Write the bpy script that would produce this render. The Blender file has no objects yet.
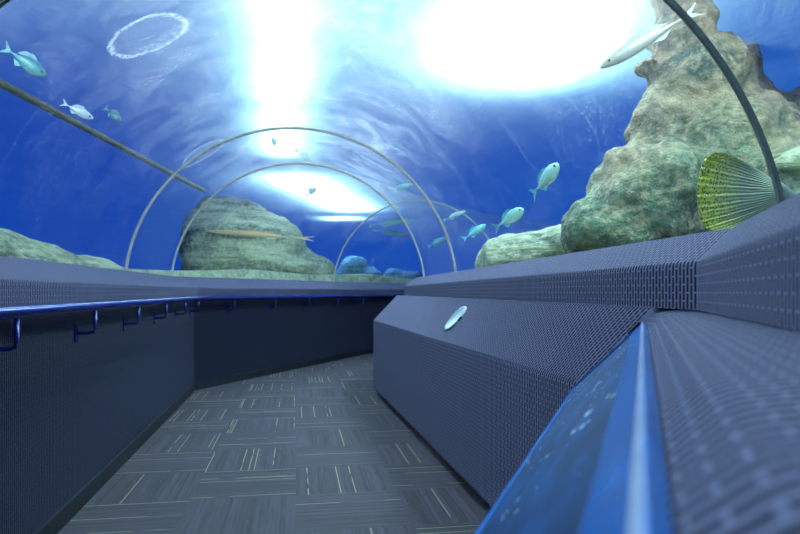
import bpy, bmesh, math, random
from mathutils import Vector, Matrix, noise
random.seed(7)
S = bpy.context.scene
C = S.collection
F, CX, HY = 650.0, 400.0, 292.0       # focal length in pixels, centre column, horizon row
R = 1.4                                # tunnel radius; its centre line is at eye height 1.0

def at(px, py, Y):
    """world point seen at pixel (px, py) at distance Y ahead"""
    return Vector(((px-CX)*Y/F, Y, 1.0+(HY-py)*Y/F))

# ------------------------------------------------------------------ node helper
class NT:
    def __init__(s, name):
        s.m = bpy.data.materials.new(name); s.m.use_nodes = True
        s.t = s.m.node_tree; s.t.nodes.clear()
        s.out = s.t.nodes.new('ShaderNodeOutputMaterial')
    def n(s, typ, **kw):
        nd = s.t.nodes.new(typ)
        for k, v in kw.items():
            if k.startswith('i_'):
                key = k[2:]
                key = int(key) if key.isdigit() else key.replace('_', ' ')
                s.set(nd.inputs[key], v)
            else: setattr(nd, k, v)
        return nd
    def set(s, sock, v):
        if isinstance(v, bpy.types.NodeSocket): s.t.links.new(v, sock)
        else: sock.default_value = v
    def math(s, op, a, b=0.0, c=None):
        nd = s.t.nodes.new('ShaderNodeMath'); nd.operation = op
        s.set(nd.inputs[0], a); s.set(nd.inputs[1], b)
        if c is not None: s.set(nd.inputs[2], c)
        return nd.outputs[0]
    def mix(s, f, a, b):
        nd = s.t.nodes.new('ShaderNodeMix'); nd.data_type = 'RGBA'
        s.set(nd.inputs[0], f); s.set(nd.inputs[6], a); s.set(nd.inputs[7], b)
        return nd.outputs[2]
    def ramp(s, f, stops):
        nd = s.t.nodes.new('ShaderNodeValToRGB'); s.set(nd.inputs[0], f)
        el = nd.color_ramp.elements
        while len(el) < len(stops): el.new(0.5)
        for e, (p, c) in zip(el, stops): e.position = p; e.color = c if len(c) == 4 else (*c, 1)
        return nd.outputs[0]
    def noise(s, vec, scale, detail=4, rough=.55, dist=0.0):
        nd = s.n('ShaderNodeTexNoise'); s.t.links.new(vec, nd.inputs['Vector'])
        nd.inputs['Scale'].default_value = scale; nd.inputs['Detail'].default_value = detail
        nd.inputs['Roughness'].default_value = rough; nd.inputs['Distortion'].default_value = dist
        return nd.outputs['Fac']
    def mapping(s, vec, scale=(1,1,1), rot=(0,0,0), loc=(0,0,0)):
        nd = s.n('ShaderNodeMapping'); s.t.links.new(vec, nd.inputs[0])
        nd.inputs['Scale'].default_value = scale; nd.inputs['Rotation'].default_value = rot; nd.inputs['Location'].default_value = loc
        return nd.outputs[0]
    def bump(s, h, strength=1.0, dist=0.01):
        nd = s.n('ShaderNodeBump'); s.t.links.new(h, nd.inputs['Height'])
        nd.inputs['Strength'].default_value = strength; nd.inputs['Distance'].default_value = dist
        return nd.outputs[0]
    def pbr(s, color, rough=.6, metal=0.0, normal=None, spec=.5):
        nd = s.n('ShaderNodeBsdfPrincipled')
        s.set(nd.inputs['Base Color'], (*color, 1) if isinstance(color, tuple) and len(color) == 3 else color)
        s.set(nd.inputs['Roughness'], rough); s.set(nd.inputs['Metallic'], metal)
        s.set(nd.inputs['Specular IOR Level'], spec)
        if normal is not None: s.set(nd.inputs['Normal'], normal)
        s.t.links.new(nd.outputs[0], s.out.inputs[0]); return nd
    def pos(s): return s.n('ShaderNodeNewGeometry').outputs['Position']
    def obj(s): return s.n('ShaderNodeTexCoord').outputs['Object']
    def uv(s): return s.n('ShaderNodeTexCoord').outputs['UV']

def mat_plain(name, color, rough=.5, metal=0.0, vary=.12, scale=30, spec=.5):
    t = NT(name); nz = t.noise(t.obj(), scale, 3)
    a = tuple(c*(1-vary) for c in color); b = tuple(min(1, c*(1+vary)) for c in color)
    t.pbr(t.ramp(nz, [(.3, a), (.7, b)]), rough, metal, t.bump(nz, .08, .002), spec)
    return t.m

def mat_wallcarpet(name, base, gap, amp=.006):
    t = NT(name); uv = t.uv()
    sp = t.n('ShaderNodeSeparateXYZ'); t.t.links.new(uv, sp.inputs[0])
    uu = t.math('DIVIDE', sp.outputs[0], .0168); row = t.math('FLOOR', uu)
    vv = t.math('ADD', t.math('DIVIDE', sp.outputs[1], .040), t.math('MULTIPLY', t.math('FLOORED_MODULO', row, 2.0), .5))
    def soft(x, a, b): return t.n('ShaderNodeMapRange', interpolation_type='SMOOTHSTEP', i_Value=x, i_From_Min=a, i_From_Max=b, i_To_Min=1.0, i_To_Max=0.0).outputs[0]
    du = t.math('ABSOLUTE', t.math('SUBTRACT', t.math('FRACT', uu), .5)); dv = t.math('ABSOLUTE', t.math('SUBTRACT', t.math('FRACT', vv), .5))
    fac = t.math('MULTIPLY', soft(du, .22, .35), soft(dv, .43, .48))      # 1 in the slots between the ribs
    fz = t.noise(t.obj(), 420, 2)
    big = t.noise(t.obj(), 3.0, 3)
    col = t.mix(t.math('MULTIPLY', fz, .45), (*base, 1), (*[c*.55 for c in base], 1))
    col = t.mix(t.math('MULTIPLY', big, .3), col, (*[c*.75 for c in base], 1))
    col = t.mix(fac, col, (*gap, 1))
    h = t.math('ADD', t.math('SUBTRACT', 1.0, fac), t.math('MULTIPLY', fz, .18))
    nd = t.pbr(col, .92, 0, t.bump(h, 1.0, amp), .2)
    nd.inputs['Sheen Weight'].default_value = .08; nd.inputs['Sheen Roughness'].default_value = .5
    nd.inputs['Sheen Tint'].default_value = (.6, .68, 1, 1)
    return t.m

def mat_floor():
    t = NT('carpet_tiles')
    th = math.radians(9.1)
    v = t.mapping(t.pos(), rot=(0, 0, -th))
    sp = t.n('ShaderNodeSeparateXYZ'); t.t.links.new(v, sp.inputs[0])
    x, y = t.math('MULTIPLY', sp.outputs[0], 2.0), t.math('MULTIPLY', t.math('SUBTRACT', sp.outputs[1], .24), 2.0)
    ix, iy = t.math('FLOOR', x), t.math('FLOOR', y)
    odd = t.math('FLOORED_MODULO', t.math('ADD', ix, iy), 2.0)     # 0: lines along the tunnel
    def sel(a, b): return t.math('ADD', t.math('MULTIPLY', a, t.math('SUBTRACT', 1.0, odd)), t.math('MULTIPLY', b, odd))
    s, l = sel(x, y), sel(y, x)
    def wn(freq, off):
        cb = t.n('ShaderNodeCombineXYZ'); t.set(cb.inputs[0], t.math('FLOOR', t.math('MULTIPLY', s, freq)))
        t.set(cb.inputs[1], t.math('ADD', ix, off)); t.set(cb.inputs[2], iy)
        w = t.n('ShaderNodeTexWhiteNoise', noise_dimensions='3D'); t.t.links.new(cb.outputs[0], w.inputs['Vector']); return w.outputs['Value']
    fr = t.math('FRACT', t.math('MULTIPLY', s, 34))
    line = t.math('MULTIPLY', t.math('GREATER_THAN', wn(34, .3), .90), t.math('LESS_THAN', fr, .36))
    band = wn(22, 7.7); fine = wn(70, 3.1)
    cb = t.n('ShaderNodeCombineXYZ'); t.set(cb.inputs[0], t.math('MULTIPLY', s, 40)); t.set(cb.inputs[1], t.math('MULTIPLY', l, 2.5)); t.set(cb.inputs[2], t.math('ADD', ix, t.math('MULTIPLY', iy, 3.3)))
    streak = t.noise(cb.outputs[0], 1.0, 4)
    k = t.math('ADD', t.math('MULTIPLY', band, .25), t.math('ADD', t.math('MULTIPLY', fine, .2), t.math('MULTIPLY', streak, .7)))
    col = t.ramp(k, [(.25, (.043, .036, .043)), (.55, (.067, .056, .068)), (.85, (.098, .080, .100))])
    fuzz = t.noise(t.pos(), 500, 2)
    col = t.mix(t.math('MULTIPLY', fuzz, .35), col, (.05, .055, .06, 1))
    brk = t.math('GREATER_THAN', t.noise(cb.outputs[0], .8, 1), .40)
    col = t.mix(t.math('MULTIPLY', t.math('MULTIPLY', line, brk), .8), col, (.36, .34, .17, 1))
    t.pbr(col, .9, 0, t.bump(t.math('ADD', fuzz, t.math('MULTIPLY', fine, .6)), .5, .004), .25)
    return t.m

def mat_rock(name, top, low, shade_tone, z0=1.2, z1=3.2, scale=1.0, strat=(.2, .5, 2.2), tilt=.5):
    t = NT(name); p = t.pos()
    v = t.mapping(p, scale=strat, rot=(.2, tilt, .3))
    nb = t.noise(v, 2.2*scale, 8, .68, .25); nf = t.noise(p, 14*scale, 6, .7); nl = t.noise(p, 1.1*scale, 3)
    vo = t.n('ShaderNodeTexVoronoi', feature='DISTANCE_TO_EDGE'); t.t.links.new(t.mapping(v, (1.6, 1.6, 1.6)), vo.inputs['Vector']); vo.inputs['Scale'].default_value = 2.5*scale
    edge = t.math('MULTIPLY', vo.outputs['Distance'], 4.0)
    edge = t.math('MINIMUM', edge, 1.0)
    sp = t.n('ShaderNodeSeparateXYZ'); t.t.links.new(p, sp.inputs[0])
    hz = t.math('DIVIDE', t.math('SUBTRACT', sp.outputs[2], z0), z1-z0)
    hz = t.math('ADD', hz, t.math('MULTIPLY', t.math('SUBTRACT', nl, .5), 1.6))
    c = t.ramp(hz, [(.1, low), (.9, top)])                     # greener low down: light lost with water depth put into the colour
    c = t.mix(t.ramp(nb, [(.38, (.9,)*3), (.60, (0,)*3)]), c, (*shade_tone, 1))  # shadow blotches in the hollows painted into the colour
    c = t.mix(t.math('MULTIPLY', t.ramp(nf, [(.45, (0,)*3), (.7, (1,)*3)]), .5), c, (*[min(1, x*1.9) for x in top], 1))
    h = t.math('ADD', t.math('MULTIPLY', nb, 1.4), t.math('ADD', t.math('MULTIPLY', nf, .35), t.math('MULTIPLY', edge, .12)))
    t.pbr(c, .9, 0, t.bump(h, 1.0, .16), .2)
    return t.m

def mat_acrylic(marked=True):
    t = NT('tunnel_acrylic'); p = t.pos(); uv = t.uv()
    lw = t.n('ShaderNodeLayerWeight'); lw.inputs['Blend'].default_value = .5
    fac = t.math('POWER', lw.outputs['Facing'], 5.0)
    fac = t.math('ADD', t.math('MULTIPLY', fac, .16), .012)
    # scratches and dried specks on the plastic
    def ringmark(c, r, w):
        d = t.n('ShaderNodeVectorMath', operation='DISTANCE'); t.t.links.new(p, d.inputs[0]); d.inputs[1].default_value = c
        wob = t.math('MULTIPLY', t.math('SUBTRACT', t.noise(p, 14, 3), .5), .03)
        dd = t.math('ABSOLUTE', t.math('SUBTRACT', t.math('ADD', d.outputs['Value'], wob), r))
        edge = t.math('MAXIMUM', t.math('SUBTRACT', 1.0, t.math('DIVIDE', dd, w)), 0)
        inside = t.math('MULTIPLY', t.math('LESS_THAN', d.outputs['Value'], r), .16)
        return t.math('MAXIMUM', edge, inside)
    spk = t.ramp(t.noise(p, 45, 3, .7), [(.55, (0,)*3), (.72, (1,)*3)])
    marks = t.math('MAXIMUM', ringmark((-1.178, 3.06, 2.193), .18, .024), ringmark((-1.65, 5.5, 2.16), .2, .018))
    marks = t.math('MULTIPLY', marks, t.math('ADD', t.math('MULTIPLY', t.ramp(t.noise(p, 55, 3, .7), [(.42, (0,)*3), (.62, (1,)*3)]), .9), .22))
    sp = t.n('ShaderNodeSeparateXYZ'); t.t.links.new(uv, sp.inputs[0])
    nl = t.noise(p, 1.3, 2)
    lines = 0.0
    for u0, w, wd in ((.26, .10, .0016), (.44, .22, .0010), (.60, .16, .0016), (.83, .3, .0010)):
        d = t.math('ABSOLUTE', t.math('SUBTRACT', t.math('ADD', t.math('FRACT', sp.outputs[0]), t.math('MULTIPLY', t.math('SUBTRACT', nl, .5), w)), u0))
        lines = t.math('MAXIMUM', lines, t.math('MULTIPLY', t.math('LESS_THAN', d, wd), .5))
    cloud = t.ramp(t.noise(p, 2.4, 5, .7, .8), [(.42, (0,)*3), (.75, (1,)*3)])
    fine = t.noise(t.mapping(p, scale=(30, 4, 30), rot=(.3, .8, .2)), 3.0, 4, .8)
    spz = t.n('ShaderNodeSeparateXYZ'); t.t.links.new(p, spz.inputs[0])
    glare_haze = t.math('MULTIPLY', t.n('ShaderNodeMapRange', interpolation_type='SMOOTHSTEP', i_Value=spz.outputs[2], i_From_Min=1.75, i_From_Max=2.4).outputs[0], t.math('ADD', .12, t.math('MULTIPLY', cloud, .24)))   # haze round the glare put into the acrylic, thicker towards the crown
    haze = t.math('ADD', t.math('ADD', .008, glare_haze), t.math('MULTIPLY', cloud, .03))
    haze = t.math('ADD', haze, t.math('MULTIPLY', t.math('MULTIPLY', spk, cloud), .30))
    haze = t.math('ADD', haze, t.math('MULTIPLY', t.ramp(fine, [(.6, (0,)*3), (.75, (1,)*3)]), .035))
    haze = t.math('ADD', haze, t.math('MULTIPLY', marks, .75))
    haze = t.math('ADD', haze, t.math('MULTIPLY', lines, .10))
    haze = t.math('MINIMUM', haze, .6) if marked else .004
    tr = t.n('ShaderNodeBsdfTransparent'); tr.inputs[0].default_value = (.97, .99, 1, 1)
    gl = t.n('ShaderNodeBsdfGlossy'); gl.inputs['Roughness'].default_value = .05; gl.inputs[0].default_value = (.8, .92, 1, 1)
    tl = t.n('ShaderNodeBsdfTranslucent'); tl.inputs[0].default_value = (.92, .92, .86, 1)
    m1 = t.n('ShaderNodeMixShader'); t.set(m1.inputs[0], haze); t.t.links.new(tr.outputs[0], m1.inputs[1]); t.t.links.new(tl.outputs[0], m1.inputs[2])
    m2 = t.n('ShaderNodeMixShader'); t.set(m2.inputs[0], fac); t.t.links.new(m1.outputs[0], m2.inputs[1]); t.t.links.new(gl.outputs[0], m2.inputs[2])
    t.t.links.new(m2.outputs[0], t.out.inputs[0])
    return t.m

def mat_water():
    t = NT('rippled_water'); p = t.pos()
    n1 = t.noise(t.mapping(p, scale=(1, .6, 1)), 1.1, 5, .6, .6)
    tr = t.n('ShaderNodeBsdfTransparent'); t.set(tr.inputs[0], (.70, .84, 1.0, 1))
    tl = t.n('ShaderNodeBsdfTranslucent'); t.set(tl.inputs[0], t.ramp(n1, [(.3, (.27, .60, .74)), (.7, (.38, .72, .82))]))
    t.set(tl.inputs['Normal'], t.bump(n1, .35, .15))
    m = t.n('ShaderNodeMixShader', i_0=.66)
    t.t.links.new(tr.outputs[0], m.inputs[1]); t.t.links.new(tl.outputs[0], m.inputs[2])
    t.t.links.new(m.outputs[0], t.out.inputs[0]); return t.m

def mat_panelpicture():
    t = NT('printed_sea_picture'); uv = t.uv()
    g = t.n('ShaderNodeSeparateXYZ'); t.t.links.new(uv, g.inputs[0])
    nz = t.noise(t.mapping(uv, (3, 9, 1)), 1.5, 5)
    c = t.ramp(nz, [(.3, (.001, .006, .025)), (.5, (.003, .022, .08)), (.72, (.008, .08, .24))])
    v = t.n('ShaderNodeTexVoronoi'); t.t.links.new(t.mapping(uv, (1, 1, 1)), v.inputs['Vector']); v.inputs['Scale'].default_value = 34
    dot = t.math('LESS_THAN', t.math('ADD', v.outputs['Distance'], t.math('MULTIPLY', t.noise(uv, 7, 2), 1.0)), .62)
    c = t.mix(dot, c, (.55, .72, .70, 1))
    w = t.n('ShaderNodeTexWave', wave_type='BANDS', bands_direction='DIAGONAL'); t.t.links.new(uv, w.inputs['Vector']); w.inputs['Scale'].default_value = 45
    c = t.mix(t.math('MULTIPLY', w.outputs['Fac'], .22), c, (.02, .14, .42, 1))
    t.pbr(c, .5, 0, None, .12); return t.m

def mat_tail(name, inner, rim):
    t = NT(name); uv = t.uv()
    sp = t.n('ShaderNodeSeparateXYZ'); t.t.links.new(uv, sp.inputs[0])      # u along rays 0..1, v across
    v = t.n('ShaderNodeTexVoronoi'); t.t.links.new(t.mapping(uv, (38, 48, 1)), v.inputs['Vector']); v.inputs['Scale'].default_value = 1
    spots = t.ramp(v.outputs['Distance'], [(.30, (1,)*3), (.5, (0,)*3)])
    ray = t.n('ShaderNodeTexWave', bands_direction='Y'); t.t.links.new(uv, ray.inputs['Vector']); ray.inputs['Scale'].default_value = 7; ray.inputs['Distortion'].default_value = 1.5
    c = t.ramp(sp.outputs[0], [(.0, inner), (.45, inner), (.85, rim), (1, rim)])
    c = t.mix(t.math('MULTIPLY', spots, t.ramp(sp.outputs[0], [(.3, (.35,)*3), (.75, (.95,)*3)])), c, (.07, .09, .015, 1))
    c = t.mix(t.math('MULTIPLY', t.math('SUBTRACT', 1.0, sp.outputs[0]), t.math('MULTIPLY', ray.outputs['Fac'], .55)), c, (.62, .64, .50, 1))
    t.pbr(c, .5, 0, t.bump(ray.outputs['Fac'], .7, .006), .4); return t.m

def mat_fish(name, back, belly, rough=.35):
    t = NT(name); o = t.obj()
    sp = t.n('ShaderNodeSeparateXYZ'); t.t.links.new(o, sp.inputs[0])
    k = t.math('ADD', t.math('MULTIPLY', sp.outputs[2], 5.0), .5)
    v = t.n('ShaderNodeTexVoronoi'); t.t.links.new(o, v.inputs['Vector']); v.inputs['Scale'].default_value = 55
    c = t.ramp(k, [(.2, belly), (.8, back)])
    c = t.mix(t.math('MULTIPLY', v.outputs['Distance'], .3), c, (*[x*.4 for x in back], 1))
    t.pbr(c, rough, .1, t.bump(v.outputs['Distance'], .3, .004)); return t.m

# ------------------------------------------------------------------ object helpers
def tag(o, label=None, cat=None, group=None, kind=None):
    if label: o['label'] = label
    if cat: o['category'] = cat
    if group: o['group'] = group
    if kind: o['kind'] = kind
    return o
def empty(name, loc=(0, 0, 0), rot=(0, 0, 0)):
    o = bpy.data.objects.new(name, None); o.location = loc; o.rotation_euler = rot; o.empty_display_size = .1
    C.objects.link(o); return o
def link(name, bm, m, parent=None, smooth=False, world=False):
    me = bpy.data.meshes.new(name); bm.normal_update(); bm.to_mesh(me); bm.free()
    if smooth:
        for p in me.polygons: p.use_smooth = True
    me.materials.append(m); o = bpy.data.objects.new(name, me); C.objects.link(o)
    if parent:
        o.parent = parent
        if world: o.matrix_parent_inverse = mat_of(parent).inverted()
    return o
def mat_of(o):
    m = Matrix.LocRotScale(o.location, o.rotation_euler, o.scale)
    return (mat_of(o.parent) @ o.matrix_parent_inverse @ m) if o.parent else m
def tube(bm, pts, r, seg=12, cap=True):
    pts = [Vector(p) for p in pts]; rings = []
    for i, p in enumerate(pts):
        a = (pts[i]-pts[i-1]).normalized() if i else (pts[1]-p).normalized()
        b = (pts[i+1]-p).normalized() if i < len(pts)-1 else a
        d = (a+b).normalized(); up = Vector((0, 0, 1)) if abs(d.z) < .9 else Vector((1, 0, 0))
        s = d.cross(up).normalized(); u = s.cross(d).normalized(); rr = r[i] if isinstance(r, (list, tuple)) else r
        k = 1/max(.5, math.cos(a.angle(b)/2)) if a.length and b.length else 1
        rings.append([bm.verts.new(p + (s*math.cos(2*math.pi*j/seg)*k + u*math.sin(2*math.pi*j/seg))*rr) for j in range(seg)])
    for A, B in zip(rings, rings[1:]):
        for j in range(seg): bm.faces.new((A[j], A[(j+1) % seg], B[(j+1) % seg], B[j]))
    if cap: bm.faces.new(rings[0][::-1]); bm.faces.new(rings[-1])
def box(bm, c, size, rot=None):
    M = Matrix.Translation(c) @ (rot.to_4x4() if rot else Matrix()) @ Matrix.Diagonal((*size, 1))
    return bmesh.ops.create_cube(bm, size=1, matrix=M)['verts']
def bev(bm, w, seg=2):
    bmesh.ops.bevel(bm, geom=[e for e in bm.edges if len(e.link_faces) == 2 and e.calc_face_angle(0) > .5], offset=w, segments=seg, affect='EDGES', profile=.5)

def loft(name, sections, m, parent=None, sub=.25, closed=True, roundw=.0, caps=True):
    """sections: list of profiles (same number of 3-D points); lofted lengthways, UV in metres (u along, v round the profile)"""
    secs = []; us = []; u = 0
    for i in range(len(sections)):
        if i:
            L = (Vector(sections[i][0])-Vector(sections[i-1][0])).length; n = max(1, int(L/sub))
            for k in range(1, n+1):
                f = k/n; secs.append([Vector(a).lerp(Vector(b), f) for a, b in zip(sections[i-1], sections[i])]); us.append(u+L*f)
            u += L
        else: secs.append([Vector(a) for a in sections[0]]); us.append(0)
    npt = len(secs[0]); vs = [0]
    mid = secs[len(secs)//2]
    for j in range(npt): vs.append(vs[-1]+(mid[(j+1) % npt]-mid[j]).length)
    bm = bmesh.new(); uvl = bm.loops.layers.uv.new('UVMap'); V = [[bm.verts.new(p) for p in s] for s in secs]
    rng = range(npt) if closed else range(npt-1)
    for i in range(len(V)-1):
        for j in rng:
            jj = (j+1) % npt
            f = bm.faces.new((V[i][j], V[i][jj], V[i+1][jj], V[i+1][j]))
            for l, (a, b) in zip(f.loops, ((us[i], vs[j]), (us[i], vs[j+1]), (us[i+1], vs[j+1]), (us[i+1], vs[j]))): l[uvl].uv = (a, b)
    if caps and closed:
        for s, fl in ((V[0], False), (V[-1], True)):
            f = bm.faces.new(s if not fl else s[::-1])
            for l in f.loops: l[uvl].uv = (l.vert.co.x+l.vert.co.y*.3, l.vert.co.z)
    bmesh.ops.recalc_face_normals(bm, faces=bm.faces)
    return link(name, bm, m, parent)

def rounded(profile, idx, r, n=4):
    """replace corner idx of a 3-D profile by an arc of n+1 points"""
    out = []
    for i, p in enumerate(profile):
        p = Vector(p)
        if i not in idx: out.append(p); continue
        a = Vector(profile[i-1]); b = Vector(profile[(i+1) % len(profile)])
        A = p+(a-p).normalized()*r; B = p+(b-p).normalized()*r
        for k in range(n+1):
            f = k/n; out.append((A.lerp(p, f)).lerp(p.lerp(B, f), f))
    return out

# ------------------------------------------------------------------ materials
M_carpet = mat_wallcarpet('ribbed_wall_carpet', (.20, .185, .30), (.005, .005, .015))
M_carpet_shaded = mat_wallcarpet('dark_ribbed_wall_carpet', (.012, .012, .040), (.002, .002, .008))  # ribbed carpet with the shade below the ledges put into its colour
M_dark = mat_plain('black_kick_board', (.006, .008, .014), .6)
M_floor = mat_floor()
M_acr = mat_acrylic(); M_acr_clear = mat_acrylic(False)
M_steel = mat_plain('brushed_seam_metal', (.55, .53, .42), .4, .25)
M_steel_dim = mat_plain('underlit_seam_metal', (.17, .19, .14), .5, .1)  # seam metal of the nearest arch, its weak light put into a darker colour
M_rail = mat_plain('blue_painted_metal', (.008, .02, .17), .16, .3)
M_blue = mat_plain('blue_lacquered_board', (.014, .125, .42), .22, 0, .2, 8)
M_edge_highlight = mat_plain('pale_edge_highlight', (.62, .72, .90), .2, .3)  # highlight along the board's rim, put in as a pale strip
M_pic = mat_panelpicture()
M_cap = mat_plain('satin_metal', (.30, .36, .36), .35, .6)
M_chrome = mat_plain('chrome', (.75, .75, .72), .15, 1)
M_rock_tall = mat_rock('tan_reef_rock', (.54, .38, .23), (.15, .27, .15), (.03, .08, .065), 1.5, 2.9, .9, (1, 1, 1.3), .5)
M_rock_green = mat_rock('green_reef_rock', (.66, .68, .40), (.52, .60, .31), (.02, .055, .05), 1.0, 3.0, .8, (.25, .4, 1.6), .1)
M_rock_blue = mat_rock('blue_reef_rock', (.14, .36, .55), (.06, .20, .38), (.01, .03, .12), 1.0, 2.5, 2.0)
M_sand = mat_rock('sea_bed_sand', (.62, .66, .38), (.50, .60, .34), (.22, .32, .18), 0, 1.5, 1.4, (1, 1, 1), 0)
M_olive = mat_plain('olive_weathered_pipe', (.065, .07, .04), .7)
M_water = mat_water()
M_lampbody = mat_plain('white_lamp_housing', (.6, .6, .62), .5)

# ------------------------------------------------------------------ walls, floor
LZ = -3.5
def fl(path, y):          # x on polyline at y
    for (x0, y0), (x1, y1) in zip(path, path[1:]):
        if y0 <= y <= y1: return x0+(x1-x0)*(y-y0)/(y1-y0)
WL = [(-2.1, LZ), (-.976, 0), (-2.09, 6.6)]
WF = [(-2.09, 6.6), (-.55, 10.5), (2.2, 14.4)]
def off(path, d):
    """polyline shifted to the right of travel by d, mitred"""
    out = []
    for i, p in enumerate(path):
        p = Vector(p); ns = []
        if i: a = p-Vector(path[i-1]); ns.append(Vector((a.y, -a.x)).normalized())
        if i < len(path)-1: a = Vector(path[i+1])-p; ns.append(Vector((a.y, -a.x)).normalized())
        n = sum(ns, Vector((0, 0))).normalized(); out.append(p+n*d/max(.5, n.dot(ns[0])))
    return out
full = [WL[0], WL[1], WL[2], WF[1], WF[2]]
def full_off(d): return off(full, d)
crestL = [Vector(p) for p in ((-2.6, LZ), (-1.47, 0), (-2.50, 7.2), (-1.09, 10.72), (1.4, 14.9))]
def seg_pts(sl, prof_fn): return [prof_fn(i) for i in sl]
w0, w1 = full_off(0), full_off(-.25)
def wall_prof(i): return [(w0[i].x, w0[i].y, .08), (w0[i].x, w0[i].y, .96), (w1[i].x, w1[i].y, .96), (w1[i].x, w1[i].y, .08)]
o = loft('wall_left', [wall_prof(i) for i in (0, 1, 2)], M_carpet_shaded); tag(o, kind='structure')
o = loft('wall_far', [wall_prof(i) for i in (2, 3, 4)], M_carpet_shaded); tag(o, kind='structure')
k0, k1 = full_off(.012), full_off(-.2)
def kick(i): return [(k0[i].x, k0[i].y, 0), (k0[i].x, k0[i].y, .082), (k1[i].x, k1[i].y, .079), (k1[i].x, k1[i].y, 0)]
o = loft('baseboard_left', [kick(i) for i in (0, 1, 2)], M_dark); tag(o, kind='structure')
o = loft('baseboard_far', [kick(i) for i in (2, 3, 4)], M_dark); tag(o, kind='structure')
l0 = full_off(.035)
cback = off([tuple(p) for p in crestL], -.35)
def ledge_prof(i):
    lx, ly = l0[i]; c = crestL[i]; b = cback[i]; w = w1[i]
    pr = [(lx, ly, .945), (lx, ly, 1.045), (c.x, c.y, 1.175), (b.x, b.y, 1.10), (b.x, b.y, .962), (w0[i].x, w0[i].y, .962), (w0[i].x, w0[i].y, .945)]
    return rounded(pr, (1, 2), .02)
o = loft('carpeted_ledge', [ledge_prof(i) for i in (0, 1, 2)], M_carpet)
tag(o, 'ribbed carpet ledge over the long left wall with the blue handrail', 'ledge')
o = loft('carpeted_ledge', [ledge_prof(i) for i in (2, 3, 4)], M_carpet)
tag(o, 'ribbed carpet ledge on the far wall, below the green rock mound', 'ledge')

# right ledges
LR = [Vector((-.925, LZ)), Vector((.70, 1.53)), Vector((.047, 7.7)), Vector((1.9, 12.4))]
CR = [Vector((-.806, LZ)), Vector((.882, 1.727)), Vector((.195, 7.7)), Vector((2.1, 12.3))]
BR = [Vector((-.3, LZ)), Vector((1.5, 1.95)), Vector((.62, 7.6)), Vector((2.4, 12.1))]
def rledge(i):
    l, c, b = LR[i], CR[i], BR[i]
    return rounded([(l.x, l.y, .958), (l.x, l.y, 1.072), (c.x, c.y, 1.172), (b.x, b.y, 1.10), (b.x, b.y, .958)], (1, 2), .014)
o = loft('carpeted_ledge', [rledge(0), rledge(1)], M_carpet, sub=.1)
tag(o, 'nearest carpeted ledge on the right, above the blue picture board', 'ledge')
o = loft('carpeted_ledge', [rledge(1), rledge(2)], M_carpet)
tag(o, 'long carpeted ledge on the right, stepped above the box with a round cap', 'ledge')
o = loft('trim_1', [rledge(2), rledge(3)], M_carpet)
tag(o, kind='structure')
def rwall(i):
    l, b = LR[i], BR[i]; return [(l.x+.05, l.y, 0), (l.x+.05, l.y, .955), (b.x, b.y, .955), (b.x, b.y, 0)]
o = loft('wall_right', [rwall(i) for i in range(4)], M_carpet_shaded); tag(o, kind='structure')

# floor
bm = bmesh.new()
rows = [[w1[i] for i in range(5)], [LR[0]+Vector((.3, 0)), LR[1]+Vector((.3, 0)), LR[2]+Vector((.3, 0)), LR[3]+Vector((.3, 0)), Vector((4.2, 13.2))]]
A = [bm.verts.new((p.x, p.y, 0)) for p in rows[0]]; B = [bm.verts.new((p.x, p.y, 0)) for p in rows[1]]
A2 = [bm.verts.new((p.x, p.y, -.1)) for p in rows[0]]; B2 = [bm.verts.new((p.x, p.y, -.1)) for p in rows[1]]
for i in range(4):
    bm.faces.new((A[i], B[i], B[i+1], A[i+1])); bm.faces.new((A2[i], A2[i+1], B2[i+1], B2[i]))
    bm.faces.new((A[i], A[i+1], A2[i+1], A2[i])); bm.faces.new((B[i+1], B[i], B2[i], B2[i+1]))
bmesh.ops.recalc_face_normals(bm, faces=bm.faces)
tag(link('floor', bm, M_floor), kind='structure')
bm = bmesh.new(); box(bm, (-1.5, LZ-.1, 1.3), (4.5, .2, 2.8)); tag(link('wall_back', bm, M_carpet_shaded), kind='structure')
bm = bmesh.new(); box(bm, (3.4, 14.7, .5), (5.5, .2, 1.0), Matrix.Rotation(-.6, 3, 'Z')); tag(link('wall_end', bm, M_carpet_shaded), kind='structure')

# ------------------------------------------------------------------ carpeted boxes below the right ledge
Ft = [Vector((.547, 2.0, .715)), Vector((-.262, 6.40, .722))]            # front top edge
Bt = [Vector((.676, 1.735, .961)), Vector((-.035, 7.62, .961))]          # back top edge under the ledge
def con(i):
    f, b = Ft[i], Bt[i]; fy = .012
    q = LR[1+i]
    return rounded([(f.x, f.y, .07), tuple(f), tuple(b), (q.x+.045, q.y, .955), (q.x+.045, q.y, .07)], (1, 2), .014)
root = empty('carpeted_box', (.2, 4.2, 0))
tag(root, 'long carpet-covered box with a sloping top and a round cap, right of the walkway', 'box')
loft('body', [con(0), con(1)], M_carpet, root); root.children[0].matrix_parent_inverse = mat_of(root).inverted()
kk = [[(f.x+.03, f.y, 0), (f.x+.03, f.y, .07), (q.x+.04, q.y, .07), (q.x+.04, q.y, 0)] for f, q in ((Ft[0], LR[1]), (Vector((-.19, 6.39, 0)), LR[2]))]
k = loft('kick_board', kk, M_dark, root); k.matrix_parent_inverse = mat_of(root).inverted()
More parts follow.
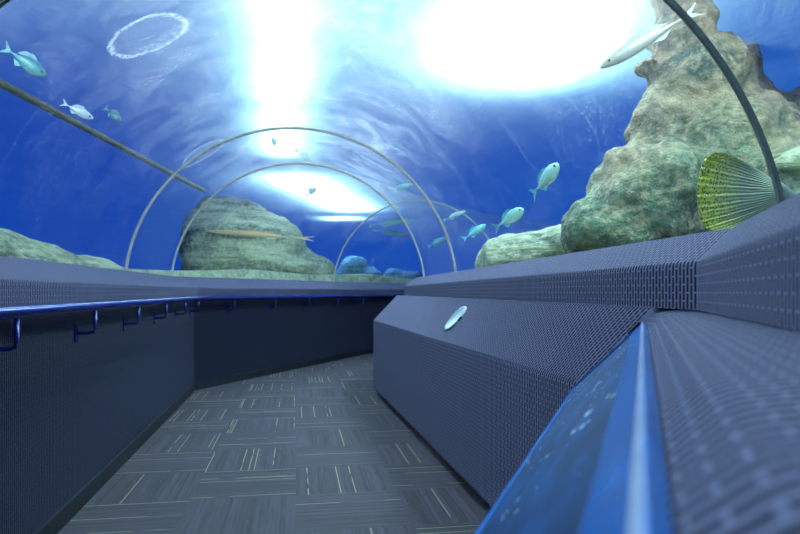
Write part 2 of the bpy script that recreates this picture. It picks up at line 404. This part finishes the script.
# round cap on the slope
n = (Bt[0]-Ft[0]).cross(Ft[1]-Ft[0]).normalized(); n = n if n.z > 0 else -n
f4 = Ft[0].lerp(Ft[1], .415); b4 = Bt[0].lerp(Bt[1], .345); cpos = f4.lerp(b4, .52)
nn = (b4-f4).cross(Ft[1]-Ft[0]).normalized(); nn = nn if nn.z > 0 else -nn
rot = nn.to_track_quat('Z', 'Y')
cap = empty('round_cap', cpos, rot.to_euler()); tag(cap, 'round satin metal cap set in the sloping top of the long carpeted box', 'cap')
bm = bmesh.new()
prof = [(0, .006), (.070, .006), (.078, .009), (.088, .009), (.093, .004), (.093, -.004)]
segs = 40; rr = []
for r_, z_ in prof:
    rr.append([bm.verts.new((r_*math.cos(2*math.pi*j/segs), r_*math.sin(2*math.pi*j/segs), z_)) for j in range(segs)] if r_ else [bm.verts.new((0, 0, z_))])
for a, b in zip(rr, rr[1:]):
    for j in range(segs):
        if len(a) == 1: bm.faces.new((a[0], b[j], b[(j+1) % segs]))
        else: bm.faces.new((a[j], b[j], b[(j+1) % segs], a[(j+1) % segs]))
link('disc', bm, M_cap, cap, True)
for s in (-1, 1):
    bm = bmesh.new(); box(bm, (s*.098, 0, .004), (.018, .03, .012)); bev(bm, .003); link('clip', bm, M_dark, cap)
# latch at the end of the box
lp = at(377.5, 364, 6.3); lt = empty('door_latch', (-.2, 6.26, .29), (0, 0, math.radians(9.8)))
tag(lt, 'small pale metal latch low on the end of the carpeted box', 'latch')
bm = bmesh.new(); box(bm, (0, 0, 0), (.012, .045, .09)); bev(bm, .004); link('plate', bm, M_chrome, lt)
bm = bmesh.new(); tube(bm, [(-.004, 0, .01), (-.028, 0, .01)], .01, 10); link('knob', bm, M_chrome, lt)

# near box with the picture board
d = Vector((-.366, -1.0, 0))
def nb(t):
    f = Vector((.547, 2.0, .706))+d*t; T = Vector((.662, 1.745, .914))+Vector((-.374, -1, 0))*t; b = Vector((.700, 1.53, .956))+Vector((-.323, -1, 0))*(t-.2)+Vector((.06, 0, 0))
    return f, T, b
def nprof(t):
    f, T, b = nb(t); g = T+Vector((.03, -.012, .029)); b.z = .964
    if t == 0: b = Bt[0].copy(); g = T.lerp(b, .45)
    return rounded([(f.x+.02, f.y, .07), (f.x+.012, f.y, f.z-.006), (g.x, g.y, g.z), (b.x+.02, b.y, .964), (b.x+.03, b.y, .07)], (2,), .012)
nbx = empty('carpeted_box', (0, .4, 0)); tag(nbx, 'nearest carpet-covered box on the right, carrying the blue picture board', 'box')
k = loft('body', [nprof(0), nprof(.22), nprof(5.2)], M_carpet, nbx, sub=.08); k.matrix_parent_inverse = mat_of(nbx).inverted()
ib = empty('picture_board', nb(1.0)[0]); tag(ib, 'sloping blue picture board with pale specks on the near carpeted box', 'board')
def slab(name, t0, t1, s0, s1, h0, h1, m, edge=.0):
    """bar lying on the board plane: t along the box, s up the slope (metres)"""
    secs = []
    for t_ in (t0, t1):
        f, T, b = nb(t_); u = (T-f); L = u.length; u.normalize(); nrm = Vector((-.93*u.z, .34*u.z, u.x if u.x > 0 else .6)).normalized()
        nrm = u.cross(Vector((.35, .937, 0))).normalized(); nrm = nrm if nrm.z > 0 else -nrm
        s1_ = L+s1 if s1 <= 0 else s1; s0_ = L+s0 if s0 < 0 else s0
        secs.append([f+u*s0_+nrm*h0, f+u*s0_+nrm*h1, f+u*s1_+nrm*h1, f+u*s1_+nrm*h0])
    o = loft(name, secs, m, ib, sub=.1); o.matrix_parent_inverse = mat_of(ib).inverted(); return o
slab('backing', .0, 4.5, .0, -.0001, -.002, .006, M_blue)
slab('picture', .06, 4.4, .012, -.054, .006, .008, M_pic)
slab('frame', .0, 4.5, -.054, -.010, .006, .010, M_blue)
slab('edge_trim', .0, 4.5, -.010, -.003, .006, .0115, M_edge_highlight)
slab('frame', .0, 4.5, -.003, .0, .006, .009, M_blue)
slab('frame', .0, 4.5, .0, .011, .006, .012, M_blue)
slab('frame', .0, .055, .011, -.054, .006, .012, M_blue)

# ------------------------------------------------------------------ handrail
hr = empty('handrail', (-1.5, 4, 0)); tag(hr, 'glossy dark blue tubular handrail running along the left and far walls', 'handrail')
rp = full_off(.085)
def hp(p, z): return Vector((p.x, p.y, z))
bm = bmesh.new(); tube(bm, [hp(rp[0], .935), hp(rp[1], .935), hp(rp[2], .936), hp(rp[3], .936), hp(rp[4], .936)], .021, 20)
k = link('rail', bm, M_rail, hr, True, True)
def on(path, i, y):
    a, b = path[i], path[i+1]; return a.lerp(b, (y-a.y)/(b.y-a.y))
bms = [(1, y) for y in (.4, 1.25, 2.1, 2.95, 3.8, 4.65, 5.5, 6.3)]+[(2, y) for y in (7.12, 7.89, 8.66, 9.43, 10.25)]+[(3, y) for y in (11.1, 12., 12.9)]
proto = None
for i, y in bms:
    a, b = full[i], full[i+1]; dr = Vector((b[0]-a[0], b[1]-a[1])).normalized(); w = on(w0, i, y)
    nrm = Vector((dr.y, -dr.x)); ang = math.atan2(nrm.y, nrm.x)
    if proto is None:
        bm = bmesh.new(); tube(bm, [(0, 0, 0), (.06, 0, 0), (.079, 0, .005), (.085, 0, .02), (.085, 0, .105)], .0085, 10)
        br = link('bracket', bm, M_rail, hr, True)
        bm = bmesh.new(); box(bm, (.004, 0, .0), (.008, .035, .085)); bev(bm, .003); fg = link('flange', bm, M_rail, br)
        bm = bmesh.new(); tube(bm, [(.006, 0, -.028), (.013, 0, -.028)], .006, 8); sc_ = link('screw', bm, M_chrome, br)
        proto = (br, fg, sc_)
    else:
        br = proto[0].copy(); C.objects.link(br)
        for q in proto[1:]:
            e = q.copy(); C.objects.link(e); e.parent = br
    br.parent = hr; br.matrix_parent_inverse = mat_of(hr).inverted(); br.location = (w.x, w.y, .815); br.rotation_euler = (0, 0, ang)
cj = rp[2]
bm = bmesh.new(); v = (rp[1]-rp[2]).normalized(); tube(bm, [hp(cj+v*.03, .936), hp(cj, .936), hp(cj+(rp[3]-rp[2]).normalized()*.03, .936)], .0235, 20); link('joint_sleeve', bm, M_rail, hr, True, True)

# ------------------------------------------------------------------ acrylic vaults and seams
rings = [(-2.05, -3.4, .32, 1.1), (-.95, -.75, .22, 1.2), (-.058, 2.237, 0.0, 1.33), (-.89, 5.565, -.13, 1.0), (-1.13, 7.10, .05, 1.0), (.219, 10.0, .38, 1.0), (1.95, 12.6, .60, 1.0), (3.9, 14.4, .8, 1.0)]
def rpt(c, t, r):
    k = r*math.cos(t)*(c[3] if math.cos(t) < 0 else 1)
    return Vector((c[0]+k*math.cos(c[2]), c[1]-k*math.sin(c[2]), 1.0+r*math.sin(t)))
NA = 64; T0 = .075
for i in range(len(rings)-1):
    a, b = rings[i], rings[i+1]; bm = bmesh.new(); uvl = bm.loops.layers.uv.new('UVMap')
    NS = 12
    def lay(rad):
        g = []
        for s in range(NS+1):
            f = s/NS; row = []
            for j in range(NA+1):
                t = T0+(math.pi-2*T0)*j/NA; row.append(bm.verts.new(rpt(a, t, rad).lerp(rpt(b, t, rad), f)))
            g.append(row)
        return g
    gi, go = lay(R+.014), lay(R+.06)
    def face(vs, uvs):
        fc = bm.faces.new(vs)
        for l, q in zip(fc.loops, uvs): l[uvl].uv = q
    for s in range(NS):
        for j in range(NA):
            q = [(i+s/NS*.999, j/NA), (i+s/NS*.999, (j+1)/NA), (i+(s+1)/NS*.999, (j+1)/NA), (i+(s+1)/NS*.999, j/NA)]
            face((gi[s][j], gi[s][j+1], gi[s+1][j+1], gi[s+1][j]), q)
            face((go[s][j], go[s+1][j], go[s+1][j+1], go[s][j+1]), [q[0], q[3], q[2], q[1]])
    o = link('window_%d' % (i+1), bm, M_acr, None, True); tag(o, kind='structure')
    o.data.materials.append(M_acr_clear)
    for n_, p_ in enumerate(o.data.polygons): p_.material_index = n_ % 2          # faces alternate inner, outer skin
labels = {1: 'metal seam arch of the tunnel behind the viewpoint', 2: 'nearest and largest seam arch, passing in front of the tall rock and yellow tail',
          3: 'slim pale seam arch just before the bend, enclosing the two smaller arches',
          4: 'slim seam arch at the bend, framing the green mound and bright water patch', 5: 'farthest visible seam arch, only its left curve showing against deep blue water',
          6: 'metal seam arch round the bend, out of sight'}
for i, c in enumerate(rings[1:-1], 1):
    bm = bmesh.new(); NQ = 96; L = []
    ax = Vector((math.sin(c[2]), math.cos(c[2]), 0))
    for j in range(NQ+1):
        t = T0+(math.pi-2*T0)*j/NQ
        L.append([rpt(c, t, R-.004)-ax*.009, rpt(c, t, R-.009), rpt(c, t, R-.004)+ax*.009, rpt(c, t, R+.013)+ax*.011, rpt(c, t, R+.013)-ax*.011])
    V = [[bm.verts.new(p) for p in s] for s in L]
    for A_, B_ in zip(V, V[1:]):
        for j in range(5): bm.faces.new((A_[j], A_[(j+1) % 5], B_[(j+1) % 5], B_[j]))
    bm.faces.new(V[0]); bm.faces.new(V[-1][::-1]); bmesh.ops.recalc_face_normals(bm, faces=bm.faces)
    if i in (1, 6): bm.free(); continue
    tag(link('seam_arch', bm, M_steel_dim if i == 2 else M_steel), labels[i], 'arch', 'metal seam arches of the acrylic tunnel')

# ------------------------------------------------------------------ sea bed
def cl(y):
    p = [(c[0], c[1]) for c in rings]
    if y < p[0][1]: return p[0][0]
    return fl(p, y) if y <= p[-1][1] else p[-1][0]+(y-p[-1][1])*.9
bm = bmesh.new(); NX, NY = 110, 90; g = []
for j in range(NY+1):
    y = -9+60*(j/NY)**1.35; row = []
    for i in range(NX+1):
        s = (i/NX-.5)*2; x = cl(y)*(1 if y < 15 else 0)+s*abs(s)**.6*32
        dd = abs(s*abs(s)**.6*32)
        k = max(0, min(1, (dd-1.95)/.8)); k = k*k*(3-2*k)
        if y > 14.5: k = 1
        pit = max(0, 1-max(abs(x-3.0)/1.5, abs(y-3.5)/1.6)**4) if x > 1.2 else 0      # hollow where the big fish lies
        h = -.4+(1.66-.95*pit)*k+.12*k*noise.noise(Vector((x*.6, y*.6, 0)))+.012*dd*k
        row.append(bm.verts.new((x, y, h)))
    g.append(row)
for j in range(NY):
    for i in range(NX): bm.faces.new((g[j][i], g[j][i+1], g[j+1][i+1], g[j+1][i]))
tag(link('ground', bm, M_sand, None, True), kind='structure')

# ------------------------------------------------------------------ rocks
def rock(name, label, blobs, m, vox=.07, amp=(.25, .12), sc=(1.1, .35), group=None, cat='rock'):
    bm = bmesh.new()
    for (c, r) in blobs:
        bmesh.ops.create_icosphere(bm, subdivisions=3, radius=1, matrix=Matrix.Translation(c) @ Matrix.Diagonal((*r, 1)))
    o = link(name, bm, m, None, True); tag(o, label, cat, group)
    md = o.modifiers.new('merge', 'REMESH'); md.mode = 'VOXEL'; md.voxel_size = vox; md.use_smooth_shade = True
    for k, (a, s) in enumerate(zip(amp, sc)):
        tx = bpy.data.textures.new(name+'_%d' % k, 'VORONOI' if k == 0 else 'CLOUDS')
        if k == 0: tx.noise_scale = s; tx.distance_metric = 'DISTANCE'; tx.weight_1 = -1; tx.weight_2 = 1
        else: tx.noise_scale = s; tx.noise_depth = 5
        dm = o.modifiers.new('relief', 'DISPLACE'); dm.texture = tx; dm.strength = a; dm.mid_level = .35 if k == 0 else .5; dm.texture_coords = 'GLOBAL'
    return o
def bl(px, py, Y, rx, ry=None, dep=None):
    """blob centred at a pixel at distance Y, radii in metres from pixel radii"""
    ry = ry or rx; s = Y/F; return (at(px, py, Y), (rx*s, (dep or rx)*s, ry*s))
Y = 5.6
rock('reef_rock', 'tall craggy tan rock spire rising beside the bright glow, behind the nearest arch', [
    bl(745, 300, Y, 150, 110, 100), bl(735, 215, Y, 112, 80, 95), bl(720, 150, Y, 76, 68, 80), bl(698, 95, Y, 52, 62, 60), bl(680, 40, Y, 31, 60, 40),
    bl(672, -20, Y, 24, 55, 34), bl(648, 66, Y-.1, 16, 13, 26), bl(655, 130, Y-.1, 28, 40, 40), bl(635, 185, Y-.15, 42, 45, 50), bl(605, 235, Y-.2, 52, 36, 60), bl(625, 205, Y-.2, 40, 40, 60), bl(660, 190, Y-.3, 50, 60, 60), bl(668, 40, Y, 24, 26, 30), bl(618, 190, Y, 34, 34, 44), bl(592, 222, Y, 34, 26, 44), bl(800, 200, Y-.4, 90, 75, 90)],
    M_rock_tall, .04, (.16, .24), (.5, .34))
Y = 7.2
rock('reef_rock', 'pointed grey rock peak seen to the right of the nearest arch', [
    bl(738, 75, Y, 20, 40, 40), bl(738, 130, Y, 45, 60, 60), bl(810, 150, Y, 75, 66, 80), bl(760, 200, Y, 90, 80, 90), bl(880, 190, Y, 90, 90, 90)], M_rock_tall, .06, (.2, .1), (.7, .25))
Y = 6.6
rock('reef_rock', 'low flat-topped green rock above the long right ledge, left of the spire', [
    bl(522, 258, Y, 42, 31, 60), bl(565, 250, Y, 48, 31, 60), bl(605, 256, Y, 40, 28, 50), bl(492, 266, Y, 20, 30, 40), bl(540, 300, Y, 70, 40, 60)], M_rock_green, .05, (.16, .1), (.6, .25))
rock('reef_rock', 'pale sandy bank along the foot of the spire, just above the long right ledge', [
    bl(640, 272, 4.0, 46, 30, 34), bl(690, 268, 3.9, 50, 32, 34), bl(740, 262, 3.8, 50, 36, 34), bl(610, 282, 4.1, 30, 28, 30)], M_sand, .03, (.05, .07), (.3, .2), cat='sand bank')
rock('reef_rock', 'pale boulder lit at the right picture edge, just past the nearest arch', [
    bl(800, 165, 4.6, 32, 20, 30), bl(825, 200, 4.6, 50, 34, 40)], M_rock_green, .04, (.1, .06), (.5, .2))
Y = 9.0
rock('reef_rock', 'long low green bank sloping down along the left side behind the near ledge', [
    bl(-60, 290, 6.5, 130, 74, 90), bl(10, 290, 7.2, 90, 56, 70), bl(70, 295, 8.3, 80, 42, 60), bl(125, 298, Y, 60, 32, 50), bl(-180, 280, 6.5, 140, 90, 90)], M_rock_green, .07, (.14, .12), (.9, .35))
Y = 13.5
rock('reef_rock', 'broad green mossy rock mound beyond the bend, inside the small arches', [
    bl(229, 260, Y, 49, 58, 70), bl(210, 234, Y, 26, 44, 45), bl(262, 260, Y, 54, 50, 70), bl(278, 244, Y, 30, 26, 50), bl(300, 272, Y, 40, 26, 60), bl(240, 215, Y+.6, 34, 22, 50), bl(255, 300, Y, 85, 40, 80)], M_rock_green, .09, (.45, .22), (1.4, .5))
Y = 17
rock('coral_boulder', 'rounded blue-lit coral boulder inside the farthest arch', [
    bl(354, 266, Y, 15, 12), bl(345, 278, Y, 12, 14), bl(370, 276, Y, 14, 10)], M_rock_blue, .06, (.15, .12), (.5, .2), cat='coral')
rock('coral_boulder', 'low blue-lit coral heap left of the box ledge, inside the farthest arch', [
    bl(395, 274, Y-1, 12, 7), bl(408, 278, Y-1, 18, 9), bl(386, 280, Y-1, 9, 7)], M_rock_blue, .06, (.15, .12), (.5, .2), cat='coral')

# olive pipe along the tank
bm = bmesh.new(); tube(bm, [(-3.35, -1, 2.62), (-3.08, 5, 2.61), (-3.1, 10.3, 2.6)], .034, 14)
tag(link('pipe', bm, M_olive, None, True), 'long straight olive pipe crossing the blue water high on the left', 'pipe')

# ------------------------------------------------------------------ fish
def ray_fin(name, pts, m, parent, th=.004, uvs=None):
    bm = bmesh.new(); uvl = bm.loops.layers.uv.new('UVMap')
    a = [bm.verts.new(p) for p in pts]; f = bm.faces.new(a)
    r = bmesh.ops.extrude_face_region(bm, geom=[f]); n_ = f.normal.copy() if f.normal.length else Vector((0, 1, 0))
    for v_ in [g_ for g_ in r['geom'] if isinstance(g_, bmesh.types.BMVert)]: v_.co += Vector((0, th, 0))
    bmesh.ops.triangulate(bm, faces=bm.faces); bmesh.ops.recalc_face_normals(bm, faces=bm.faces)
    return link(name, bm, m, parent)
def fish(label, p_tail, p_head, hgt, m, mfin, group=None, name='fish', fork=.5, eye=True, slim=.45):
    """fish whose local +X runs tail to head; built at real size"""
    p_tail, p_head = Vector(p_tail), Vector(p_head); v_ = p_head-p_tail; L = v_.length
    root = empty(name, p_tail.lerp(p_head, .5)); x = v_.normalized(); up = Vector((0, 0, 1)); y_ = up.cross(x).normalized(); z_ = x.cross(y_)
    root.rotation_euler = Matrix((x, y_, z_)).transposed().to_euler(); tag(root, label, 'fish', group)
    bm = bmesh.new(); N = 14; rows_ = []
    prof = [(-.32, .10), (-.25, .13), (-.15, .34), (-.03, .72), (.10, .95), (.22, 1.0), (.33, .88), (.42, .60), (.48, .30), (.5, .04)]
    for xx, h_ in prof:
        rows_.append([bm.verts.new((xx*L, math.cos(2*math.pi*j/N)*h_*hgt*slim/2, math.sin(2*math.pi*j/N)*h_*hgt/2)) for j in range(N)])
    for A_, B_ in zip(rows_, rows_[1:]):
        for j in range(N): bm.faces.new((A_[j], A_[(j+1) % N], B_[(j+1) % N], B_[j]))
    bm.faces.new(rows_[0][::-1]); bm.faces.new(rows_[-1]); bmesh.ops.recalc_face_normals(bm, faces=bm.faces)
    link('body', bm, m, root, True)
    h = hgt
    ray_fin('tail_fin', [(-.30*L, 0, .06*h), (-.42*L, 0, .30*h), (-.5*L, 0, .50*h), (-.5*L+fork*.18*L, 0, 0), (-.5*L, 0, -.50*h), (-.42*L, 0, -.30*h), (-.30*L, 0, -.06*h)], mfin, root)
    ray_fin('dorsal_fin', [(.24*L, 0, .46*h), (.10*L, 0, .74*h), (-.08*L, 0, .60*h), (-.2*L, 0, .22*h), (-.05*L, 0, .28*h)], mfin, root)
    ray_fin('anal_fin', [(.02*L, 0, -.38*h), (-.10*L, 0, -.58*h), (-.2*L, 0, -.20*h)], mfin, root)
    if eye:
        for s in (-1, 1):
            bm = bmesh.new(); bmesh.ops.create_uvsphere(bm, u_segments=10, v_segments=8, radius=.05*h+.004, matrix=Matrix.Translation((.41*L, s*.28*h*slim, .08*h))); link('eye', bm, M_dark, root, True)
    return root
def fish_px(label, t, h, Yt, Yh, hpx, m, mfin, **k):
    return fish(label, at(*t, Yt), at(*h, Yh), hpx*(Yt+Yh)/2/F, m, mfin, **k)
FM = {
 'silver': mat_fish('silver_fish_skin', (.55, .68, .72), (.85, .92, .9)), 'teal': mat_fish('teal_fish_skin', (.05, .26, .32), (.14, .42, .40)),
 'pale': mat_fish('pale_green_fish_skin', (.16, .38, .34), (.34, .55, .45)), 'dark': mat_fish('grey_green_fish_skin', (.10, .20, .20), (.2, .36, .34)),
 'orange': mat_fish('orange_fish_skin', (.75, .45, .18), (.85, .68, .4)), 'tan': mat_fish('tan_fish_skin', (.34, .30, .22), (.50, .46, .38))}
fish_px('bright silver fish just under the olive pipe, upper left', (61, 102), (93, 119), 5.2, 5.2, 9, FM['silver'], FM['silver'])
fish_px('faint bluish fish near the left picture edge, above the olive pipe', (2, 46), (46, 76), 5.6, 5.6, 15, FM['teal'], FM['teal'])
fish_px('small dim fish right of the bright silver one', (104, 107), (121, 121), 7.0, 7.0, 8, FM['teal'], FM['teal'])
fish_px('tiny dark fish high in the column of glare, left of its partner', (272, 134), (275, 146), 9, 9, 4.5, FM['dark'], FM['dark'], eye=False)
fish_px('small dark fish slanting down through the column of glare', (294, 149), (313, 163), 9, 9, 5.5, FM['dark'], FM['dark'])
fish_px('small grey-green fish silhouetted on the bright water patch in the small arch', (306, 196), (316, 188), 11, 11, 6, FM['dark'], FM['dark'], eye=False)
fish_px('plump pale green fish highest over the low right rock', (531, 196), (559, 164), 6.5, 6.2, 17, FM['pale'], FM['teal'])
fish_px('pale green fish just above the low right rock, below the plump one', (493, 229), (524, 209), 6.8, 6.6, 13, FM['pale'], FM['teal'])
fish_px('slim teal fish left of the low right rock, beside the second arch', (462, 240), (486, 225), 8, 8, 8, FM['teal'], FM['teal'])
fish_px('thin greenish fish crossing the second nearest arch on its right side', (442, 221), (466, 211), 8.5, 8.5, 4.5, FM['dark'], FM['pale'])
fish_px('small teal fish between the two middle arches, low on the right', (427, 247), (446, 238), 10, 10, 6, FM['teal'], FM['teal'])
fish_px('teal fish curling high between the two middle arches on the right', (388, 192), (412, 184), 9.4, 9.4, 6, FM['teal'], FM['teal'])
fish_px('long teal fish in the top of the farthest arch', (366, 226), (414, 220), 13, 13, 6.5, FM['teal'], FM['teal'])
fish_px('slender teal fish just below the long one in the farthest arch', (370, 230), (410, 236), 13.5, 13.5, 4.5, FM['teal'], FM['teal'])
fish_px('long pale orange fish over the green mound beyond the bend', (316, 239), (206, 231), 12.2, 12.2, 5.5, FM['orange'], FM['orange'])
fish_px('long pale tan fish gliding past the top of the spire, edge of the big glow', (700, 8), (600, 68), 4.6, 4.6, 15, FM['tan'], FM['tan'], slim=.7)

# big fish whose tail fin shows behind the nearest arch
M_bigtail = mat_tail('yellow_speckled_tail_fin', (.20, .27, .13), (.72, .72, .03))
M_bigfish = mat_fish('mottled_grouper_skin', (.20, .28, .20), (.5, .55, .42))
gt = empty('fish', at(740, 195, 2.95)); tag(gt, 'big mottled fish showing only its fanned yellow-edged tail above the right ledge', 'fish')
Yt = 2.95
bm = bmesh.new(); uvl = bm.loops.layers.uv.new('UVMap'); NU, NV = 24, 40
outer = [(722, 152), (712, 153), (704, 160), (700, 170), (698, 182), (697, 195), (698, 208), (700, 219), (704, 227), (712, 232), (722, 234)]
inner = [(771, 178), (772, 181), (773, 184), (774, 187), (775, 190), (776, 193), (776, 196), (776, 199), (776, 202), (775, 205), (773, 208)]
topc = [(722, 152), (735, 158), (748, 168), (760, 175), (771, 178)]
def lerpl(pl, f):
    k_ = f*(len(pl)-1); i_ = min(int(k_), len(pl)-2); fr_ = k_-i_; return (pl[i_][0]*(1-fr_)+pl[i_+1][0]*fr_, pl[i_][1]*(1-fr_)+pl[i_+1][1]*fr_)
gr = []
for side in (0, 1):
    G = []
    for i in range(NU+1):
        u = i/NU; row = []
        for j in range(NV+1):
            v_ = j/NV; o_, n_ = lerpl(outer, v_), lerpl(inner, v_)
            px = n_[0]+(o_[0]-n_[0])*u; py = n_[1]+(o_[1]-n_[1])*u
            bow = math.sin(u*math.pi)*(2*v_-1)*2.0                         # edges swell a little, as a fan does
            rip = .004*math.sin(v_*math.pi*26)*u
            dep = .030*(1-u)**1.5*math.sin(math.pi*min(1, max(0, v_)))+.0025
            p = at(px, py+bow, Yt+.10*(1-u)); p.y += (dep if side else -dep)+rip; row.append(bm.verts.new(p))
        G.append(row)
    gr.append(G)
for s_, G in enumerate(gr):
    for i in range(NU):
        for j in range(NV):
            vs = [G[i][j], G[i][j+1], G[i+1][j+1], G[i+1][j]]; q = [(i/NU, j/NV), (i/NU, (j+1)/NV), ((i+1)/NU, (j+1)/NV), ((i+1)/NU, j/NV)]
            if s_: vs.reverse(); q.reverse()
            f = bm.faces.new(vs)
            for l, uvq in zip(f.loops, q): l[uvl].uv = uvq
A_, B_ = gr
for j in range(NV): bm.faces.new((A_[NU][j], A_[NU][j+1], B_[NU][j+1], B_[NU][j]))
for i in range(NU):
    bm.faces.new((A_[i][0], A_[i+1][0], B_[i+1][0], B_[i][0])); bm.faces.new((A_[i][NV], B_[i][NV], B_[i+1][NV], A_[i+1][NV]))
bmesh.ops.recalc_face_normals(bm, faces=bm.faces)
tf = link('tail_fin', bm, M_bigtail, gt, True, True); tf['label'] = 'fanned tail fin with a yellow speckled rim'
bm = bmesh.new(); N = 20; rows_ = []
spine = [(772, 193, 3.04, .065, .03), (783, 204, 3.12, .075, .05), (800, 224, 3.22, .10, .075), (830, 250, 3.4, .16, .11), (865, 272, 3.6, .20, .14), (905, 290, 3.75, .20, .14), (940, 303, 3.88, .165, .12), (968, 312, 3.98, .11, .08), (984, 317, 4.03, .03, .02)]
for k_, (px, py, yy, hh, ww) in enumerate(spine):
    c = at(px, py, yy); a_ = at(*spine[max(0, k_-1)][:3]); b_ = at(*spine[min(len(spine)-1, k_+1)][:3]); dr = (b_-a_).normalized()
    sd = Vector((.2, 1, 0)); sd = (sd-dr*sd.dot(dr)).normalized(); uu = dr.cross(sd).normalized()
    rows_.append([bm.verts.new(c+uu*math.cos(2*math.pi*j/N)*hh+sd*math.sin(2*math.pi*j/N)*ww) for j in range(N)])
for A1, B1 in zip(rows_, rows_[1:]):
    for j in range(N): bm.faces.new((A1[j], A1[(j+1) % N], B1[(j+1) % N], B1[j]))
bm.faces.new(rows_[0]); bm.faces.new(rows_[-1][::-1]); bmesh.ops.recalc_face_normals(bm, faces=bm.faces)
link('body', bm, M_bigfish, gt, True, True)

# ------------------------------------------------------------------ water surface, lamps, world
WS = 3.62
bm = bmesh.new(); N = 60; g = []
for j in range(N+1):
    row = []
    for i in range(N+1):
        x = (i/N-.5)*90; y = -12+110*(j/N)**1.3; row.append(bm.verts.new((x, y, WS+.03*noise.noise(Vector((x*.5, y*.5, 3))))))
    g.append(row)
for j in range(N):
    for i in range(N): bm.faces.new((g[j][i], g[j][i+1], g[j+1][i+1], g[j+1][i]))
tag(link('water_surface', bm, M_water, None, True), kind='structure')

def lamp(label, loc, sx, sy, power, rz=0, color=(1, 1, 1), hgt=.6):
    root = empty('tank_lamp', (loc[0], loc[1], WS+hgt), (0, 0, rz)); tag(root, label, 'lamp', 'flood lamps over the tank')
    bm = bmesh.new(); box(bm, (0, 0, .09), (sx+.12, sy+.12, .12)); bev(bm, .03); link('housing', bm, M_lampbody, root)
    ld = bpy.data.lights.new('lamp_light', 'AREA'); ld.shape = 'RECTANGLE'; ld.size = sx; ld.size_y = sy; ld.energy = power; ld.color = color
    lo = bpy.data.objects.new('light', ld); C.objects.link(lo); lo.parent = root; lo.location = (0, 0, .02)
    return root
A1 = math.atan2(281-400, 650)
for k_, (yy, sx, ln, pw) in enumerate(((5.9, .24, 2.1, 42), (8.05, .36, 2.1, 58), (10.9, .50, 3.3, 90))):
    lamp(('nearest', 'middle', 'farthest')[k_]+' of the three tank lamps in the left glare column', ((281-400)/F*yy, yy), sx, ln, pw, -A1, hgt=.28)
lamp('broad overhead tank lamp making the big glare on the upper right', (1.32, 6.9), .85, 2.0, 310, -.12, (1, .96, .96), hgt=.58)
lamp('far overhead tank lamp making the bright patch inside the small arches', (-1.95, 17.8), 1.1, 6.6, 520, -.165, hgt=.4)
lamp('small farthest lamp added for the thin reflected streak under the bright patch', (-2.05, 23.2), 1.3, 1.0, 60, -.1, hgt=.25)  # added lamp standing in for a thin white reflection
# unseen lamps added to brighten the walkway, rocks and tail
WARM = (1, .95, .87)
lamp('added fill lamp above the frame over the walkway', (-.45, 2.7), .5, 1.6, 135, .1, WARM)
lamp('added fill lamp behind the viewpoint over the walkway', (-.75, -.6), .5, 1.6, 110, .2, WARM)
lamp('added fill lamp above the frame over the tall spire and yellow tail', (2.3, 3.3), .6, 1.4, 280, -.1, WARM)
lamp('added fill lamp above the frame over the water left of the tunnel', (-4.4, 3.6), .6, 1.4, 260, .1, WARM)

w = bpy.data.worlds.new('water_glow'); S.world = w; w.use_nodes = True; nt = w.node_tree; nt.nodes.clear()
wo = nt.nodes.new('ShaderNodeOutputWorld'); bg = nt.nodes.new('ShaderNodeBackground'); tc = nt.nodes.new('ShaderNodeTexCoord')
sp = nt.nodes.new('ShaderNodeSeparateXYZ'); nt.links.new(tc.outputs['Generated'], sp.inputs[0])
rp_ = nt.nodes.new('ShaderNodeValToRGB'); el = rp_.color_ramp.elements
el[0].position = .30; el[0].color = (.001, .046, .50, 1); el[1].position = .80; el[1].color = (.015, .20, .80, 1)
md = nt.nodes.new('ShaderNodeMath'); md.operation = 'MULTIPLY_ADD'; nt.links.new(sp.outputs[0], md.inputs[0]); md.inputs[1].default_value = .5; md.inputs[2].default_value = .5
nt.links.new(md.outputs[0], rp_.inputs[0]); nt.links.new(rp_.outputs[0], bg.inputs[0]); bg.inputs[1].default_value = .82
nt.links.new(bg.outputs[0], wo.inputs[0])

# ------------------------------------------------------------------ camera
cd = bpy.data.cameras.new('camera'); cam = bpy.data.objects.new('camera', cd); C.objects.link(cam)
cam.location = (0, 0, 1.0); cam.rotation_euler = (math.pi/2, 0, 0); cd.sensor_width = 36; cd.lens = F/800*36
cd.shift_y = 25/800; cd.clip_start = .01; cd.clip_end = 300
cd.dof.use_dof = True; cd.dof.focus_distance = 3.2; cd.dof.aperture_fstop = 5.0
S.camera = cam
S.view_settings.view_transform = 'Standard'; S.view_settings.look = 'None'; S.view_settings.gamma = 1; S.view_settings.exposure = 0
S.cycles.use_denoising = True; S.cycles.max_bounces = 10; S.cycles.transparent_max_bounces = 24; S.cycles.sample_clamp_indirect = 6
